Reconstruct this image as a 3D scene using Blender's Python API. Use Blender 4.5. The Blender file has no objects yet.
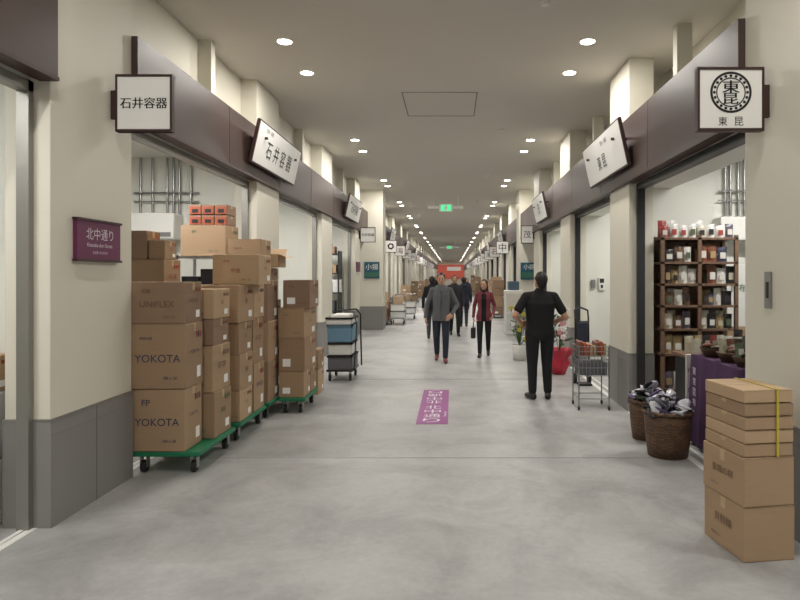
import bpy, bmesh, math, random
import numpy as np
from mathutils import Vector, Matrix, Euler
random.seed(7)
scn=bpy.context.scene
scn.view_settings.view_transform='Standard'
scn.view_settings.exposure=-0.08
F=620.0; HC=1.65

# ------------------------------------------------------------ materials
def lin(c):
    o=[]
    for v in c:
        v/=255.0
        o.append(v/12.92 if v<=0.04045 else ((v+0.055)/1.055)**2.4)
    return o
MC={}
def mat(name,rgb,rough=.6,metal=0.0,var=.06,scale=6.0,bump=0.0,bscale=80.0,emit=0.0,spec=None,aniso=None):
    if name in MC: return MC[name]
    m=bpy.data.materials.new(name); m.use_nodes=True
    nt=m.node_tree; b=nt.nodes['Principled BSDF']
    c=lin(rgb)
    tc=nt.nodes.new('ShaderNodeTexCoord')
    n=nt.nodes.new('ShaderNodeTexNoise'); n.inputs['Scale'].default_value=scale; n.inputs['Detail'].default_value=4
    src=tc.outputs['Object']
    if aniso:
        mp=nt.nodes.new('ShaderNodeMapping'); mp.inputs['Scale'].default_value=aniso
        nt.links.new(src,mp.inputs[0]); src=mp.outputs[0]
    nt.links.new(src,n.inputs['Vector'])
    mx=nt.nodes.new('ShaderNodeMix'); mx.data_type='RGBA'
    mx.inputs[6].default_value=[max(0,v*(1-var)) for v in c]+[1]
    mx.inputs[7].default_value=[min(1,v*(1+var)) for v in c]+[1]
    nt.links.new(n.outputs['Fac'],mx.inputs[0]); nt.links.new(mx.outputs[2],b.inputs['Base Color'])
    b.inputs['Roughness'].default_value=rough; b.inputs['Metallic'].default_value=metal
    if spec is not None: b.inputs['Specular IOR Level'].default_value=spec
    if bump>0:
        n2=nt.nodes.new('ShaderNodeTexNoise'); n2.inputs['Scale'].default_value=bscale; n2.inputs['Detail'].default_value=3
        nt.links.new(src,n2.inputs['Vector'])
        bp=nt.nodes.new('ShaderNodeBump'); bp.inputs['Strength'].default_value=bump; bp.inputs['Distance'].default_value=.01
        nt.links.new(n2.outputs['Fac'],bp.inputs['Height']); nt.links.new(bp.outputs[0],b.inputs['Normal'])
    if emit>0:
        b.inputs['Emission Color'].default_value=c+[1]; b.inputs['Emission Strength'].default_value=emit
    MC[name]=m; return m

M_wall=mat('cream_wall_panel',(222,218,204),.55,var=.02,scale=1.5)
M_iwall=mat('white_shop_wall',(228,228,220),.6,var=.02,scale=2)
M_base=mat('grey_plinth',(136,134,132),.5,var=.05,scale=3)
M_ceil=mat('ceiling_board',(212,207,197),.8,var=.02,scale=1)
M_band=mat('brown_fascia',(68,52,48),.45,var=.06,scale=2)
M_brown=mat('dark_brown_frame',(58,34,32),.45)
M_alu=mat('aluminium_frame',(150,148,143),.4,.6)
M_dark=mat('dark_frame',(52,52,54),.45,.3)
M_black=mat('black_plastic',(24,24,26),.45)
M_white=mat('white_paint',(232,231,226),.5,var=.02)
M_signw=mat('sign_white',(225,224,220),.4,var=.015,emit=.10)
M_ink=mat('ink_black',(26,24,24),.6)
M_purple=mat('purple_sign',(106,40,82),.5)
M_fpurple=mat('floor_sign_magenta',(142,68,132),.5,var=.08,scale=20)
M_pale=mat('pale_print',(224,214,224),.6)
M_chrome=mat('steel_wire',(165,165,165),.3,.9)
M_glow=mat('downlight_lens',(255,250,238),.5,emit=16)
M_tube=mat('fluorescent_tube',(255,253,246),.5,emit=6)
M_green=mat('green_dolly',(26,116,80),.5)
M_rub=mat('rubber_wheel',(38,38,38),.7)
CARD=[mat('cardboard_a',(170,143,114),.8,var=.07,scale=5,bump=.08,aniso=(1,1,8)),
      mat('cardboard_b',(157,131,104),.8,var=.07,scale=5,bump=.08,aniso=(1,1,8)),
      mat('cardboard_c',(184,157,126),.8,var=.07,scale=5,bump=.08,aniso=(1,1,8)),
      mat('cardboard_d',(144,118,97),.8,var=.07,scale=5,bump=.08,aniso=(1,1,8))]
M_cedge=mat('carton_seam',(104,80,58),.8)
M_tape=mat('packing_tape',(184,158,122),.35)
M_pblue=mat('print_blue',(62,66,96),.7)
M_pred=mat('print_red',(150,62,50),.7)
M_pgrn=mat('print_green',(74,108,74),.7)
M_pbrn=mat('print_brown',(112,84,66),.7)
M_wood=mat('brown_wood',(118,92,74),.5,var=.2,scale=8,aniso=(1,1,8))
M_exit=mat('exit_green',(60,200,130),.5,emit=1.6)

def floor_mat():
    m=bpy.data.materials.new('worn_concrete_floor'); m.use_nodes=True; nt=m.node_tree; b=nt.nodes['Principled BSDF']
    tc=nt.nodes.new('ShaderNodeTexCoord')
    def noise(s,d=6,r=.6,dist=0):
        n=nt.nodes.new('ShaderNodeTexNoise'); n.inputs['Scale'].default_value=s; n.inputs['Detail'].default_value=d
        n.inputs['Roughness'].default_value=r; n.inputs['Distortion'].default_value=dist
        nt.links.new(tc.outputs['Object'],n.inputs['Vector']); return n
    a=noise(.45,5,.6,.3); c=noise(1.6,8,.68,.5); d=noise(22,4,.6)
    def ramp(n,p0,c0,p1,c1):
        r=nt.nodes.new('ShaderNodeValToRGB'); r.color_ramp.elements[0].position=p0; r.color_ramp.elements[0].color=lin(c0)+[1]
        r.color_ramp.elements[1].position=p1; r.color_ramp.elements[1].color=lin(c1)+[1]
        nt.links.new(n.outputs['Fac'],r.inputs[0]); return r
    r1=ramp(a,.3,(161,161,161),.7,(181,180,178)); r2=ramp(c,.34,(218,218,218),.58,(255,255,255)); r3=ramp(d,.3,(243,243,243),.7,(255,255,255))
    def mul(x,y):
        k=nt.nodes.new('ShaderNodeMix'); k.data_type='RGBA'; k.blend_type='MULTIPLY'; k.inputs[0].default_value=1
        nt.links.new(x,k.inputs[6]); nt.links.new(y,k.inputs[7]); return k.outputs[2]
    o=mul(mul(r1.outputs[0],r2.outputs[0]),r3.outputs[0]); nt.links.new(o,b.inputs['Base Color'])
    mr=nt.nodes.new('ShaderNodeMapRange'); mr.inputs[3].default_value=.34; mr.inputs[4].default_value=.54
    nt.links.new(c.outputs['Fac'],mr.inputs[0]); nt.links.new(mr.outputs[0],b.inputs['Roughness'])
    return m
M_floor=floor_mat()

def wicker_mat():
    m=bpy.data.materials.new('wicker_weave'); m.use_nodes=True; nt=m.node_tree; b=nt.nodes['Principled BSDF']
    tc=nt.nodes.new('ShaderNodeTexCoord'); w=nt.nodes.new('ShaderNodeTexBrick')
    w.inputs['Scale'].default_value=22; w.inputs['Color1'].default_value=lin((112,84,60))+[1]; w.inputs['Color2'].default_value=lin((84,62,46))+[1]
    w.inputs['Mortar'].default_value=lin((40,28,20))+[1]; w.inputs['Mortar Size'].default_value=.03; w.inputs['Brick Width'].default_value=.8; w.inputs['Row Height'].default_value=.35
    mp=nt.nodes.new('ShaderNodeMapping'); mp.inputs['Rotation'].default_value=(math.pi/2,0,0)
    nt.links.new(tc.outputs['Object'],mp.inputs[0]); nt.links.new(mp.outputs[0],w.inputs['Vector'])
    nt.links.new(w.outputs['Color'],b.inputs['Base Color']); b.inputs['Roughness'].default_value=.7
    bp=nt.nodes.new('ShaderNodeBump'); bp.inputs['Strength'].default_value=.5; nt.links.new(w.outputs['Fac'],bp.inputs['Height']); bp.invert=True
    nt.links.new(bp.outputs[0],b.inputs['Normal']); return m
M_wick=wicker_mat()

# ------------------------------------------------------------ mesh builder
TXT={}
def text_geo(s):
    if s in TXT: return TXT[s]
    cu=bpy.data.curves.new('t','FONT'); cu.body=s; cu.size=1.0; cu.resolution_u=3
    ob=bpy.data.objects.new('t',cu); scn.collection.objects.link(ob)
    bpy.context.view_layer.update()
    dg=bpy.context.evaluated_depsgraph_get()
    me=bpy.data.meshes.new_from_object(ob.evaluated_get(dg))
    vs=[(v.co.x,v.co.y) for v in me.vertices]; fs=[tuple(p.vertices) for p in me.polygons]
    bpy.data.objects.remove(ob); bpy.data.curves.remove(cu); bpy.data.meshes.remove(me)
    if vs:
        x0=min(v[0] for v in vs);x1=max(v[0] for v in vs);y0=min(v[1] for v in vs);y1=max(v[1] for v in vs)
        vs=[(v[0]-(x0+x1)/2,v[1]-(y0+y1)/2) for v in vs]; w=x1-x0;h=y1-y0
    else: w=h=1
    TXT[s]=(vs,fs,w,h); return TXT[s]

class B:
    def __init__(s): s.v=[];s.f=[];s.m=[];s.sm=[];s.mats=[]
    def mi(s,m):
        if m not in s.mats: s.mats.append(m)
        return s.mats.index(m)
    def add(s,vs,fs,m,smooth=False):
        o=len(s.v); s.v.extend([tuple(v) for v in vs]); i=s.mi(m)
        for f in fs: s.f.append(tuple(o+k for k in f)); s.m.append(i); s.sm.append(smooth)
    def box(s,x0,x1,y0,y1,z0,z1,m,bev=0.0,rz=0.0,mtx=None):
        c=Vector(((x0+x1)/2,(y0+y1)/2,(z0+z1)/2)); d=((x1-x0)/2,(y1-y0)/2,(z1-z0)/2)
        if bev>0:
            bm=bmesh.new(); bmesh.ops.create_cube(bm,size=2)
            for v in bm.verts: v.co=Vector((v.co.x*d[0],v.co.y*d[1],v.co.z*d[2]))
            bmesh.ops.bevel(bm,geom=bm.edges[:],offset=bev,segments=2,affect='EDGES',profile=.5)
            bm.verts.index_update()
            vs=[v.co.copy() for v in bm.verts]; fs=[[v.index for v in f.verts] for f in bm.faces]; bm.free()
        else:
            vs=[Vector((sx*d[0],sy*d[1],sz*d[2])) for sz in(-1,1) for sy in(-1,1) for sx in(-1,1)]
            fs=[(0,2,3,1),(4,5,7,6),(0,1,5,4),(2,6,7,3),(0,4,6,2),(1,3,7,5)]
        if rz: R=Matrix.Rotation(rz,3,'Z'); vs=[R@v for v in vs]
        if mtx: vs=[mtx@v for v in vs]
        s.add([v+c for v in vs],fs,m)
    def cyl(s,p0,p1,r0,r1,m,n=12,smooth=True):
        p0=Vector(p0);p1=Vector(p1);d=(p1-p0).normalized()
        a=d.orthogonal().normalized(); b=d.cross(a)
        vs=[];
        for p,r in((p0,r0),(p1,r1)):
            for i in range(n):
                t=2*math.pi*i/n; vs.append(p+a*(math.cos(t)*r)+b*(math.sin(t)*r))
        fs=[(i,(i+1)%n,n+(i+1)%n,n+i) for i in range(n)]
        s.add(vs,fs,m,smooth); s.add(vs,[tuple(range(n))[::-1],tuple(range(n,2*n))],m)
    def tube(s,pts,r,m,n=8):
        for a,b in zip(pts[:-1],pts[1:]): s.cyl(a,b,r,r,m,n)
        for p in pts[1:-1]: s.ell(p,(r,r,r),m,n,5)
    def ell(s,c,r,m,n=12,k=8,R=None,jit=0):
        c=Vector(c);vs=[]
        for j in range(1,k):
            ph=math.pi*j/k
            for i in range(n):
                t=2*math.pi*i/n
                q=1+random.uniform(-jit,jit)
                vs.append(Vector((math.sin(ph)*math.cos(t)*r[0]*q,math.sin(ph)*math.sin(t)*r[1]*q,math.cos(ph)*r[2]*q)))
        vs.append(Vector((0,0,r[2])));vs.append(Vector((0,0,-r[2])))
        T=len(vs)-2;Bt=len(vs)-1
        fs=[]
        for j in range(k-2):
            for i in range(n): fs.append((j*n+i,(j+1)*n+i,(j+1)*n+(i+1)%n,j*n+(i+1)%n))
        for i in range(n): fs.append((T,i,(i+1)%n)); fs.append((Bt,(k-2)*n+(i+1)%n,(k-2)*n+i))
        if R: vs=[R@v for v in vs]
        s.add([v+c for v in vs],fs,m,True)
    def lathe(s,c,prof,m,n=24,wob=0,wn=8):
        vs=[]
        for r,z in prof:
            for i in range(n):
                t=2*math.pi*i/n; rr=r*(1+wob*math.sin(wn*t)*(z/prof[-1][1] if prof[-1][1] else 0))
                vs.append((c[0]+math.cos(t)*rr,c[1]+math.sin(t)*rr,c[2]+z))
        fs=[]
        for j in range(len(prof)-1):
            for i in range(n): fs.append((j*n+i,j*n+(i+1)%n,(j+1)*n+(i+1)%n,(j+1)*n+i))
        fs.append(tuple(range(n))[::-1])
        s.add(vs,fs,m,True)
    def text(s,t,c,U,V,w,h,m,stretch=False):
        vs,fs,tw,th=text_geo(t)
        if not vs: return
        k=min(w/tw,h/th); kx=ky=k
        if stretch: kx=w/tw;ky=h/th
        c=Vector(c);U=Vector(U).normalized();V=Vector(V).normalized()
        s.add([c+U*(a*kx)+V*(b*ky) for a,b in vs],fs,m)
    def obj(s,name,parent=None):
        a=np.array(s.v); lo=a.min(0);hi=a.max(0); o=np.array([(lo[0]+hi[0])/2,(lo[1]+hi[1])/2,lo[2]])
        if parent is not None: o=np.array(parent.location)
        me=bpy.data.meshes.new(name); me.from_pydata((a-o).tolist(),[],s.f)
        for m in s.mats: me.materials.append(m)
        me.polygons.foreach_set('material_index',s.m); me.polygons.foreach_set('use_smooth',s.sm); me.update()
        ob=bpy.data.objects.new(name,me); scn.collection.objects.link(ob)
        if parent is not None: ob.parent=parent
        else: ob.location=o
        return ob

XL=-2.63; XR=2.15; ZC=4.3; YE=112.0; YB=-7.0
BL=(2.95,3.62); BR=(2.80,3.54)

# ------------------------------------------------------------ room
b=B(); b.box(-9,9,YB,YE+.2,-.1,0,M_floor)
ob=b.obj('floor')
b=B()
M_joint=mat('floor_joint',(128,127,125),.7)
for y in (1.5,5.62,9.9,14.2,18.5,23,28,33): b.box(XL,XR,y,y+.009,0,.0015,M_joint)
b.obj('trim_floor_joints')
b=B(); b.box(-2.9,2.85,YB,YE,ZC,ZC+.1,M_ceil)
g=mat('hatch_gap',(120,116,108),.8)
for (x0,x1,y0,y1) in ((-.73,.37,8.93,8.945),(-.73,.37,10.25,10.265),(-.73,-.715,8.93,10.26),(.355,.37,8.93,10.26)):
    b.box(x0,x1,y0,y1,ZC-.004,ZC,g)
b.obj('ceiling')
b=B(); b.box(-2.95,-2.85,YB,YE,3.3,ZC,M_wall); b.obj('wall_left_upper')
b=B(); b.box(2.8,2.9,YB,YE,3.3,ZC,M_wall); b.obj('wall_right_upper')
b=B(); b.box(-9,-2.95,YB,YE,3.3,3.4,M_iwall); b.obj('ceiling_shops_left')
b=B(); b.box(2.9,9,YB,YE,3.3,3.4,M_iwall); b.obj('ceiling_shops_right')
b=B(); b.box(-6.6,-6.5,YB,YE,0,3.3,M_iwall); b.obj('wall_left')
b=B(); b.box(6.5,6.6,YB,YE,0,3.3,M_iwall); b.obj('wall_right')
b=B(); b.box(-9,9,YB-.1,YB,0,ZC,M_wall); b.obj('wall_back')
b=B(); b.box(-9,9,YE,YE+.1,0,ZC,M_wall)
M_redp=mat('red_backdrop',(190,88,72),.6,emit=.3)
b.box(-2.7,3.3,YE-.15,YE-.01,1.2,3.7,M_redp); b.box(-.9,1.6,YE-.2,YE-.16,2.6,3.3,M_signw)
b.obj('wall_end')

LP=[(-4.4,-3.35),(-.2,.85),(4.06,5.09),(8.36,9.43),(12.54,13.6),(16.8,17.7)]
RP=[(-4.2,-3.3),(-.3,.6),(3.6,4.55),(7.53,8.44),(11.3,12.3),(15.3,16.3)]
y=23.2
while y<YE-3: LP.append((y,y+1.0)); RP.append((y-.6,y+.4)); y+=4.25
def pillar(name,x0,x1,y0,y1,near):
    b=B(); b.box(x0,x1,y0,y1,0,ZC,M_wall,bev=.006)
    e=.008
    b.box(x0-e,x1+e,y0-e,y1+e,0,.70,M_base); b.box(x0-e-.004,x1+e+.004,y0-e-.004,y1+e+.004,.70,.712,M_alu)
    if near:
        ym=(y0+y1)/2
        xs=x1+e if x1<0 else x0-e
        b.box(xs-.001,xs+.001,ym-.002,ym+.002,0,.70,M_dark)
        b.box(xs-.0015,xs+.0015,y0,y1,.60,.603,M_joint)
    return b.obj(name)
for i,(y0,y1) in enumerate(LP): pillar('pillar_left',-2.93,XL,y0,y1,y0<15)
for i,(y0,y1) in enumerate(RP): pillar('pillar_right',XR,2.45,y0,y1,y0<15)
for nm,x0,x1 in(('column_left',-2.82,-2.12),('column_right',2.06,2.7)):
    b=B(); b.box(x0,x1,19.0,19.8,0,ZC,M_wall,bev=.008); b.box(x0-.01,x1+.01,18.99,19.81,0,.72,M_base); b.obj(nm)
def partitions(P,side):
    b=B()
    for y0,y1 in P:
        yy=(y0+.28)
        if side<0: b.box(-6.5,-2.93,yy,yy+.12,0,3.3,M_iwall)
        else: b.box(2.45,6.5,yy,yy+.12,0,3.3,M_iwall)
    return b
partitions(LP,-1).obj('wall_left_partitions'); 
RP2=[(p[0]+.3,p[1]) for p in RP]
partitions(RP2,1).obj('wall_right_partitions')
def band(side,segs,z0,z1,P):
    b=B()
    for y0,y1 in segs:
        if side<0: x0,x1=XL-.06,XL+.05
        else: x0,x1=XR-.05,XR+.06
        b.box(x0,x1,y0,y1,z0,z1,M_band); b.box(x0-.01,x1+.01,y0,y1,z0-.025,z0,M_brown)
        yy=y0+2.1
        while yy<y1-.5:
            fx=x1 if side<0 else x0
            b.box(fx-.002,fx+.002,yy,yy+.006,z0,z1,M_ink); yy+=2.1
    b.obj('trim_fascia_left' if side<0 else 'trim_fascia_right')
band(-1,[(YB,4.06),(5.09,19.0),(19.8,YE)],*BL,LP); band(1,[(YB,3.6),(4.55,19.0),(19.8,YE)],*BR,RP)
b=B()
b.box(-2.93,-2.70,YB,4.06,2.95,3.45,M_iwall); b.box(-2.93,-2.70,5.09,YE,2.95,3.45,M_iwall); b.obj('trim_header_left')
b=B(); b.box(2.22,2.88,YB,3.6,2.80,3.42,M_iwall); b.box(2.22,2.88,4.55,YE,2.80,3.42,M_iwall); b.obj('trim_header_right')
b=B()
for yy in (6.95,11.2,15.4): b.box(-2.85,-2.70,yy,yy+.12,BL[0]+.5,ZC,M_wall)
b.obj('trim_posts_left')
b=B()
for yy in (6.5,10.3,14.3): b.box(2.36,2.52,yy,yy+.12,BR[0]+.62,ZC,M_wall)
b.obj('trim_posts_right')
def frames(P,side):
    for k in range(len(P)-1):
        ya=P[k][1]; yb=P[k+1][0]
        if yb>40: break
        b=B(); z1=(BL if side<0 else BR)[0]-.03
        if side<0: x0,x1=-2.82,-2.74
        else: x0,x1=2.24,2.33
        m=M_alu if side<0 else M_dark
        b.box(x0,x1,ya,ya+.05,0,z1,m); b.box(x0,x1,yb-.05,yb,0,z1,m); b.box(x0,x1,ya,yb,z1-.07,z1,m)
        b.box(x0+.02,x0+.05,ya,yb,0,.006,M_white)
        b.obj('door_frame_left' if side<0 else 'door_frame_right')
frames(LP,-1); frames(RP,1)
b=B(); b.box(-2.76,-2.71,YB,4.06,0,.004,M_white); b.box(-2.76,-2.71,5.09,19,0,.004,M_white); b.obj('trim_threshold_left')
b=B(); b.box(2.13,2.19,4.56,7.52,0,.004,M_white); b.box(2.13,2.19,8.45,11.2,0,.004,M_white); b.obj('trim_threshold_right')

# ------------------------------------------------------------ lights
def area(name,loc,size,power,col=(1,.955,.885),shape='DISK',sy=None,rot=None):
    l=bpy.data.lights.new(name,'AREA'); l.shape=shape; l.size=size
    if sy: l.size_y=sy
    l.energy=power; l.color=col
    o=bpy.data.objects.new(name,l); o.location=loc
    if rot: o.rotation_euler=rot
    scn.collection.objects.link(o); return o
ring=mat('downlight_ring',(235,232,225),.4)
bl=B()
k=-2
while True:
    base=7.0+5.08*k
    if base>YE-3: break
    pw=27 if k>=0 else 19
    if base>45: pw=22
    for xx in(-1.89,1.53):
        for dy in(0,1.08):
            yy=base+dy
            if yy<YB+.5: continue
            bl.cyl((xx,yy,ZC-.006),(xx,yy,ZC),.10,.10,ring,16); bl.cyl((xx,yy,ZC-.010),(xx,yy,ZC-.006),.078,.078,M_glow,16)
        if base>YB+.5:
            area('downlight_lamp',(xx,base,ZC-.02),.13,pw); area('downlight_lamp',(xx,base+1.08,ZC-.02),.13,pw)
    k+=1
bl.obj('recessed_downlights')
def shoplight(side,yc,pw):
    x=3.7*side+(.1 if side<0 else 0)
    b=B(); b.box(x-.6,x+.6,yc-.09,yc+.09,3.24,3.295,M_white); b.cyl((x-.57,yc,3.225),(x+.57,yc,3.225),.018,.018,M_tube,10)
    b.obj('ceiling_lamp')
    area('shop_lamp',(x,yc,3.19),1.1,pw,(1,.975,.94),'RECTANGLE',.08)
for k in range(len(LP)-1):
    yc=(LP[k][1]+LP[k+1][0])/2
    if yc<32: shoplight(-1,yc,54)
for k in range(len(RP)-1):
    yc=(RP[k][1]+RP[k+1][0])/2
    if yc<32: shoplight(1,yc+.5,54)
for yy in (45,60,75,90): 
    area('shop_lamp',(-4.2,yy,3.2),6,70,(1,.97,.92),'RECTANGLE',1.2); area('shop_lamp',(3.9,yy,3.2),6,70,(1,.97,.92),'RECTANGLE',1.2)
w=bpy.data.worlds.new('World'); scn.world=w; w.use_nodes=True; w.node_tree.nodes['Background'].inputs[0].default_value=(.9,.88,.84,1); w.node_tree.nodes['Background'].inputs[1].default_value=.3

for (y,z,wd) in((20.2,3.95,1.16),(48,3.95,1.5)):
    b=B(); b.box(-.22-wd/2+.02,-.22+wd/2,y,y+.05,z-.10,z-.02,M_white)
    b.box(-.42,.02,y-.02,y+.07,z-.20,z+.04,M_white); b.box(-.36,-.04,y-.03,y-.02,z-.17,z+.01,M_exit)
    b.box(-.25,-.15,y-.034,y-.03,z-.15,z-.02,M_signw)
    b.cyl((-.6,y+.02,z-.03),(-.6,y+.02,ZC),.012,.012,M_white,8); b.cyl((.2,y+.02,z-.03),(.2,y+.02,ZC),.012,.012,M_white,8)
    b.obj('exit_sign')
b=B()
for yy in(6.0,11.2,16.4,22): b.cyl((.9,yy,ZC-.03),(.9,yy,ZC),.04,.05,M_white,12)
b.obj('smoke_detectors')

# ------------------------------------------------------------ signs
def hang_sign(x0,x1,y,z0,z1,side,txt=None,kind=0,bg=None,ink=None):
    b=B(); t=.04; fr=.018
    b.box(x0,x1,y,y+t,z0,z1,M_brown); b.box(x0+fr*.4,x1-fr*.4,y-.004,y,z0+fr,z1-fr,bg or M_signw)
    b.box(x0-.006,x1+.006,y-.01,y+t+.01,z1-.018,z1,M_brown); b.box(x0-.006,x1+.006,y-.01,y+t+.01,z0,z0+.018,M_brown)
    b.box(x1-.008,x1+.008,y-.008,y+t,z0,z1,M_brown); b.box(x0-.008,x0+.008,y-.008,y+t,z0,z1,M_brown)
    zc=(z0+z1)/2
    xw=XL if side<0 else XR
    if side<0: b.box(xw,x0,y+.005,y+t-.005,zc-.12,zc+.10,M_brown)
    else: b.box(x1,xw,y+.005,y+t-.005,zc-.12,zc+.10,M_brown)
    xc=(x0+x1)/2; w=x1-x0; ink=ink or M_ink
    U=(1,0,0);V=(0,0,1); yf=y-.006
    if kind==1:
        cz=zc+.045; R=.14
        n=40
        for r0,r1 in((R-.016,R),(.092,.10)):
            vs=[];
            for r in(r0,r1):
                for i in range(n): vs.append((xc+math.cos(2*math.pi*i/n)*r,yf,cz+math.sin(2*math.pi*i/n)*r))
            b.add(vs,[(i,(i+1)%n,n+(i+1)%n,n+i) for i in range(n)],ink)
        for i in range(20):
            a=2*math.pi*i/20
            cxx=xc+math.cos(a)*.112;czz=cz+math.sin(a)*.112
            b.cyl((cxx,yf+.001,czz),(cxx,yf-.001,czz),.010,.010,ink,8)
        for ox in(-.002,.002):
            b.text('東',(xc+ox,yf-.0003,cz+.038),U,V,.115,.085,ink,True); b.text('昆',(xc+ox,yf-.0003,cz-.042),U,V,.10,.075,ink,True)
        b.text('東',(xc-.055,yf,zc-.15),U,V,.06,.06,ink); b.text('昆',(xc+.055,yf,zc-.15),U,V,.06,.06,ink)
    elif kind==2:
        b.text(txt,(xc,yf,zc),U,V,w*.62,(z1-z0)*.66,ink)
    elif kind==3:
        b.cyl((xc,yf,zc),(xc,yf+.003,zc),w*.3,w*.3,ink,6); b.cyl((xc,yf-.002,zc),(xc,yf,zc),w*.14,w*.14,bg or M_signw,12)
    elif txt:
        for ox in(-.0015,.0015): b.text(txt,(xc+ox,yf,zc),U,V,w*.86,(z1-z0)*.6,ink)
    return b.obj('hanging_shop_sign')
hang_sign(-2.58,-2.16,4.77,2.76,3.20,-1,'石井容器')
hang_sign(1.665,2.10,4.19,2.63,3.06,1,kind=1)
hang_sign(-2.58,-2.17,17.5,2.60,3.03,-1,'石井容器')
hang_sign(1.81,2.12,16.2,2.50,2.97,1,'茂',kind=2,bg=M_signw,ink=M_ink)
M_teal=mat('teal_sign',(36,84,100),.5,emit=.05); M_grn2=mat('green_sign',(60,110,92),.5)
b=B(); b.box(-2.68,-2.22,18.95,18.985,1.58,2.08,M_teal); b.text('小揚',(-2.45,18.94,1.93),(1,0,0),(0,0,1),.4,.18,M_signw); b.box(-2.66,-2.24,18.94,18.95,1.62,1.76,M_grn2); b.obj('information_sign')
b=B(); b.box(2.10,2.60,18.95,18.985,1.54,2.06,M_teal); b.text('小揚',(2.35,18.94,1.93),(1,0,0),(0,0,1),.4,.16,M_signw); b.box(2.13,2.57,18.94,18.95,1.60,1.76,M_grn2); b.obj('information_sign')
names=['丸山','海','大','吉田','山','太','中','魚','石']
scol=[(M_signw,M_ink),(M_signw,M_purple),(M_signw,M_ink),(M_signw,M_ink),(M_signw,M_pred)]
k=0
for y0,y1 in LP[6:18]:
    hang_sign(-2.56,-2.12,y0+.5,2.55,3.02,-1,names[k%9],kind=3 if k==0 else 2,bg=scol[k%5][0],ink=scol[k%5][1]); k+=1
for y0,y1 in RP[6:18]:
    hang_sign(1.66,2.10,y0+.5,2.48,2.95,1,names[(k*2)%9],kind=2,bg=scol[(k+1)%5][0],ink=scol[(k+1)%5][1]); k+=1

def tilt_sign(side,y0,y1,z0,z1,lines):
    b=B(); xw=(XL+.05) if side<0 else (XR-.05)
    o=-side
    xb=xw+o*.07; xt=xw+o*.19
    tl=Vector((xt,0,z1)); bt=Vector((xb,0,z0)); Vd=(tl-bt).normalized(); H=(tl-bt).length
    N=Vector((o,0,0)); N=(N-Vd*N.dot(Vd)).normalized(); U=Vector((0,-side,0))
    c=Vector(((xb+xt)/2,(y0+y1)/2,(z0+z1)/2)); L=(y1-y0)
    def slab(uc,vc,w,h,d0,d1,m):
        vs=[]
        for d in(d0,d1):
            for sv in(-1,1):
                for su in(-1,1): vs.append(c+U*(uc+su*w/2)+Vd*(vc+sv*h/2)+N*d)
        b.add(vs,[(0,2,3,1),(4,5,7,6),(0,1,5,4),(2,6,7,3),(0,4,6,2),(1,3,7,5)],m)
    slab(0,0,L,H,-.04,0,M_brown); slab(0,0,L-.05,H-.04,0,.004,M_signw)
    for yy in(y0+.3,y1-.3): b.box(min(xw,xt),max(xw,xt),yy-.015,yy+.015,z1-.2,z1-.17,M_brown)
    for t,u,v,w,h,m in lines: b.text(t,c+U*u+Vd*v+N*.008,U,Vd,w,h,m)
    return b.obj('tilted_shop_signboard')
tilt_sign(-1,7.75,9.85,3.08,3.62,[('石 井 容 器',0,-.02,1.35,.24,M_ink),('包装・容器',-.6,.2,.4,.06,M_ink)])
tilt_sign(1,7.15,9.1,2.93,3.48,[('東 昆',-.05,-.05,.62,.18,M_ink),('昆布・海苔',.2,.17,.4,.06,M_ink)])
tilt_sign(-1,14.6,16.6,3.05,3.6,[('石井容器',0,0,1.2,.24,M_ink)])
tilt_sign(1,13.2,14.9,2.9,3.45,[('茂',0,0,1.2,.24,M_ink)])
for yy in(24.9,33.4,41.9): tilt_sign(-1,yy,yy+1.8,3.05,3.6,[('丸山',0,0,1.2,.24,M_ink)]); tilt_sign(1,yy-.5,yy+1.3,2.9,3.45,[('吉田',0,0,1.2,.24,M_ink)])

XP=XL+.001
b=B(); b.box(XP,XL+.03,4.30,4.86,1.77,2.045,M_purple); 
for z in(1.762,2.053): b.box(XP,XL+.04,4.29,4.87,z-.008,z+.008,M_brown)
b.text('北中通り',(XL+.032,4.58,1.955),(0,1,0),(0,0,1),.36,.085,M_pale)
b.text('Kitanaka-dori Street',(XL+.032,4.58,1.875),(0,1,0),(0,0,1),.36,.028,M_pale); b.text('北中路  북나카도리',(XL+.032,4.58,1.82),(0,1,0),(0,0,1),.24,.022,M_pale)
b.obj('street_name_plaque')
b=B(); b.box(XR-.012,XR-.001,4.16,4.25,1.43,1.68,M_chrome,bev=.004); b.box(XR-.016,XR-.011,4.19,4.22,1.50,1.61,M_dark); b.obj('switch_plate')
b=B(); b.box(XP,XL+.03,17.0,17.6,1.77,2.04,M_purple); b.obj('street_name_plaque')
b=B(); b.box(-.405,-.045,6.9,8.97,0,.003,M_fpurple,bev=0)
for i,ch in enumerate('北中通り'):
    b.text(ch,(-.235,7.78-i*.235,.005),(1,0,0),(0,1,0),.20,.19,M_pale,True)
    b.text(ch,(-.235,8.10+i*.235,.005),(-1,0,0),(0,-1,0),.20,.19,M_pale,True)
b.text('Kitanaka-dori',(-.085,7.4,.005),(0,1,0),(-1,0,0),.7,.035,M_pale)
b.obj('floor_direction_sign')

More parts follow.
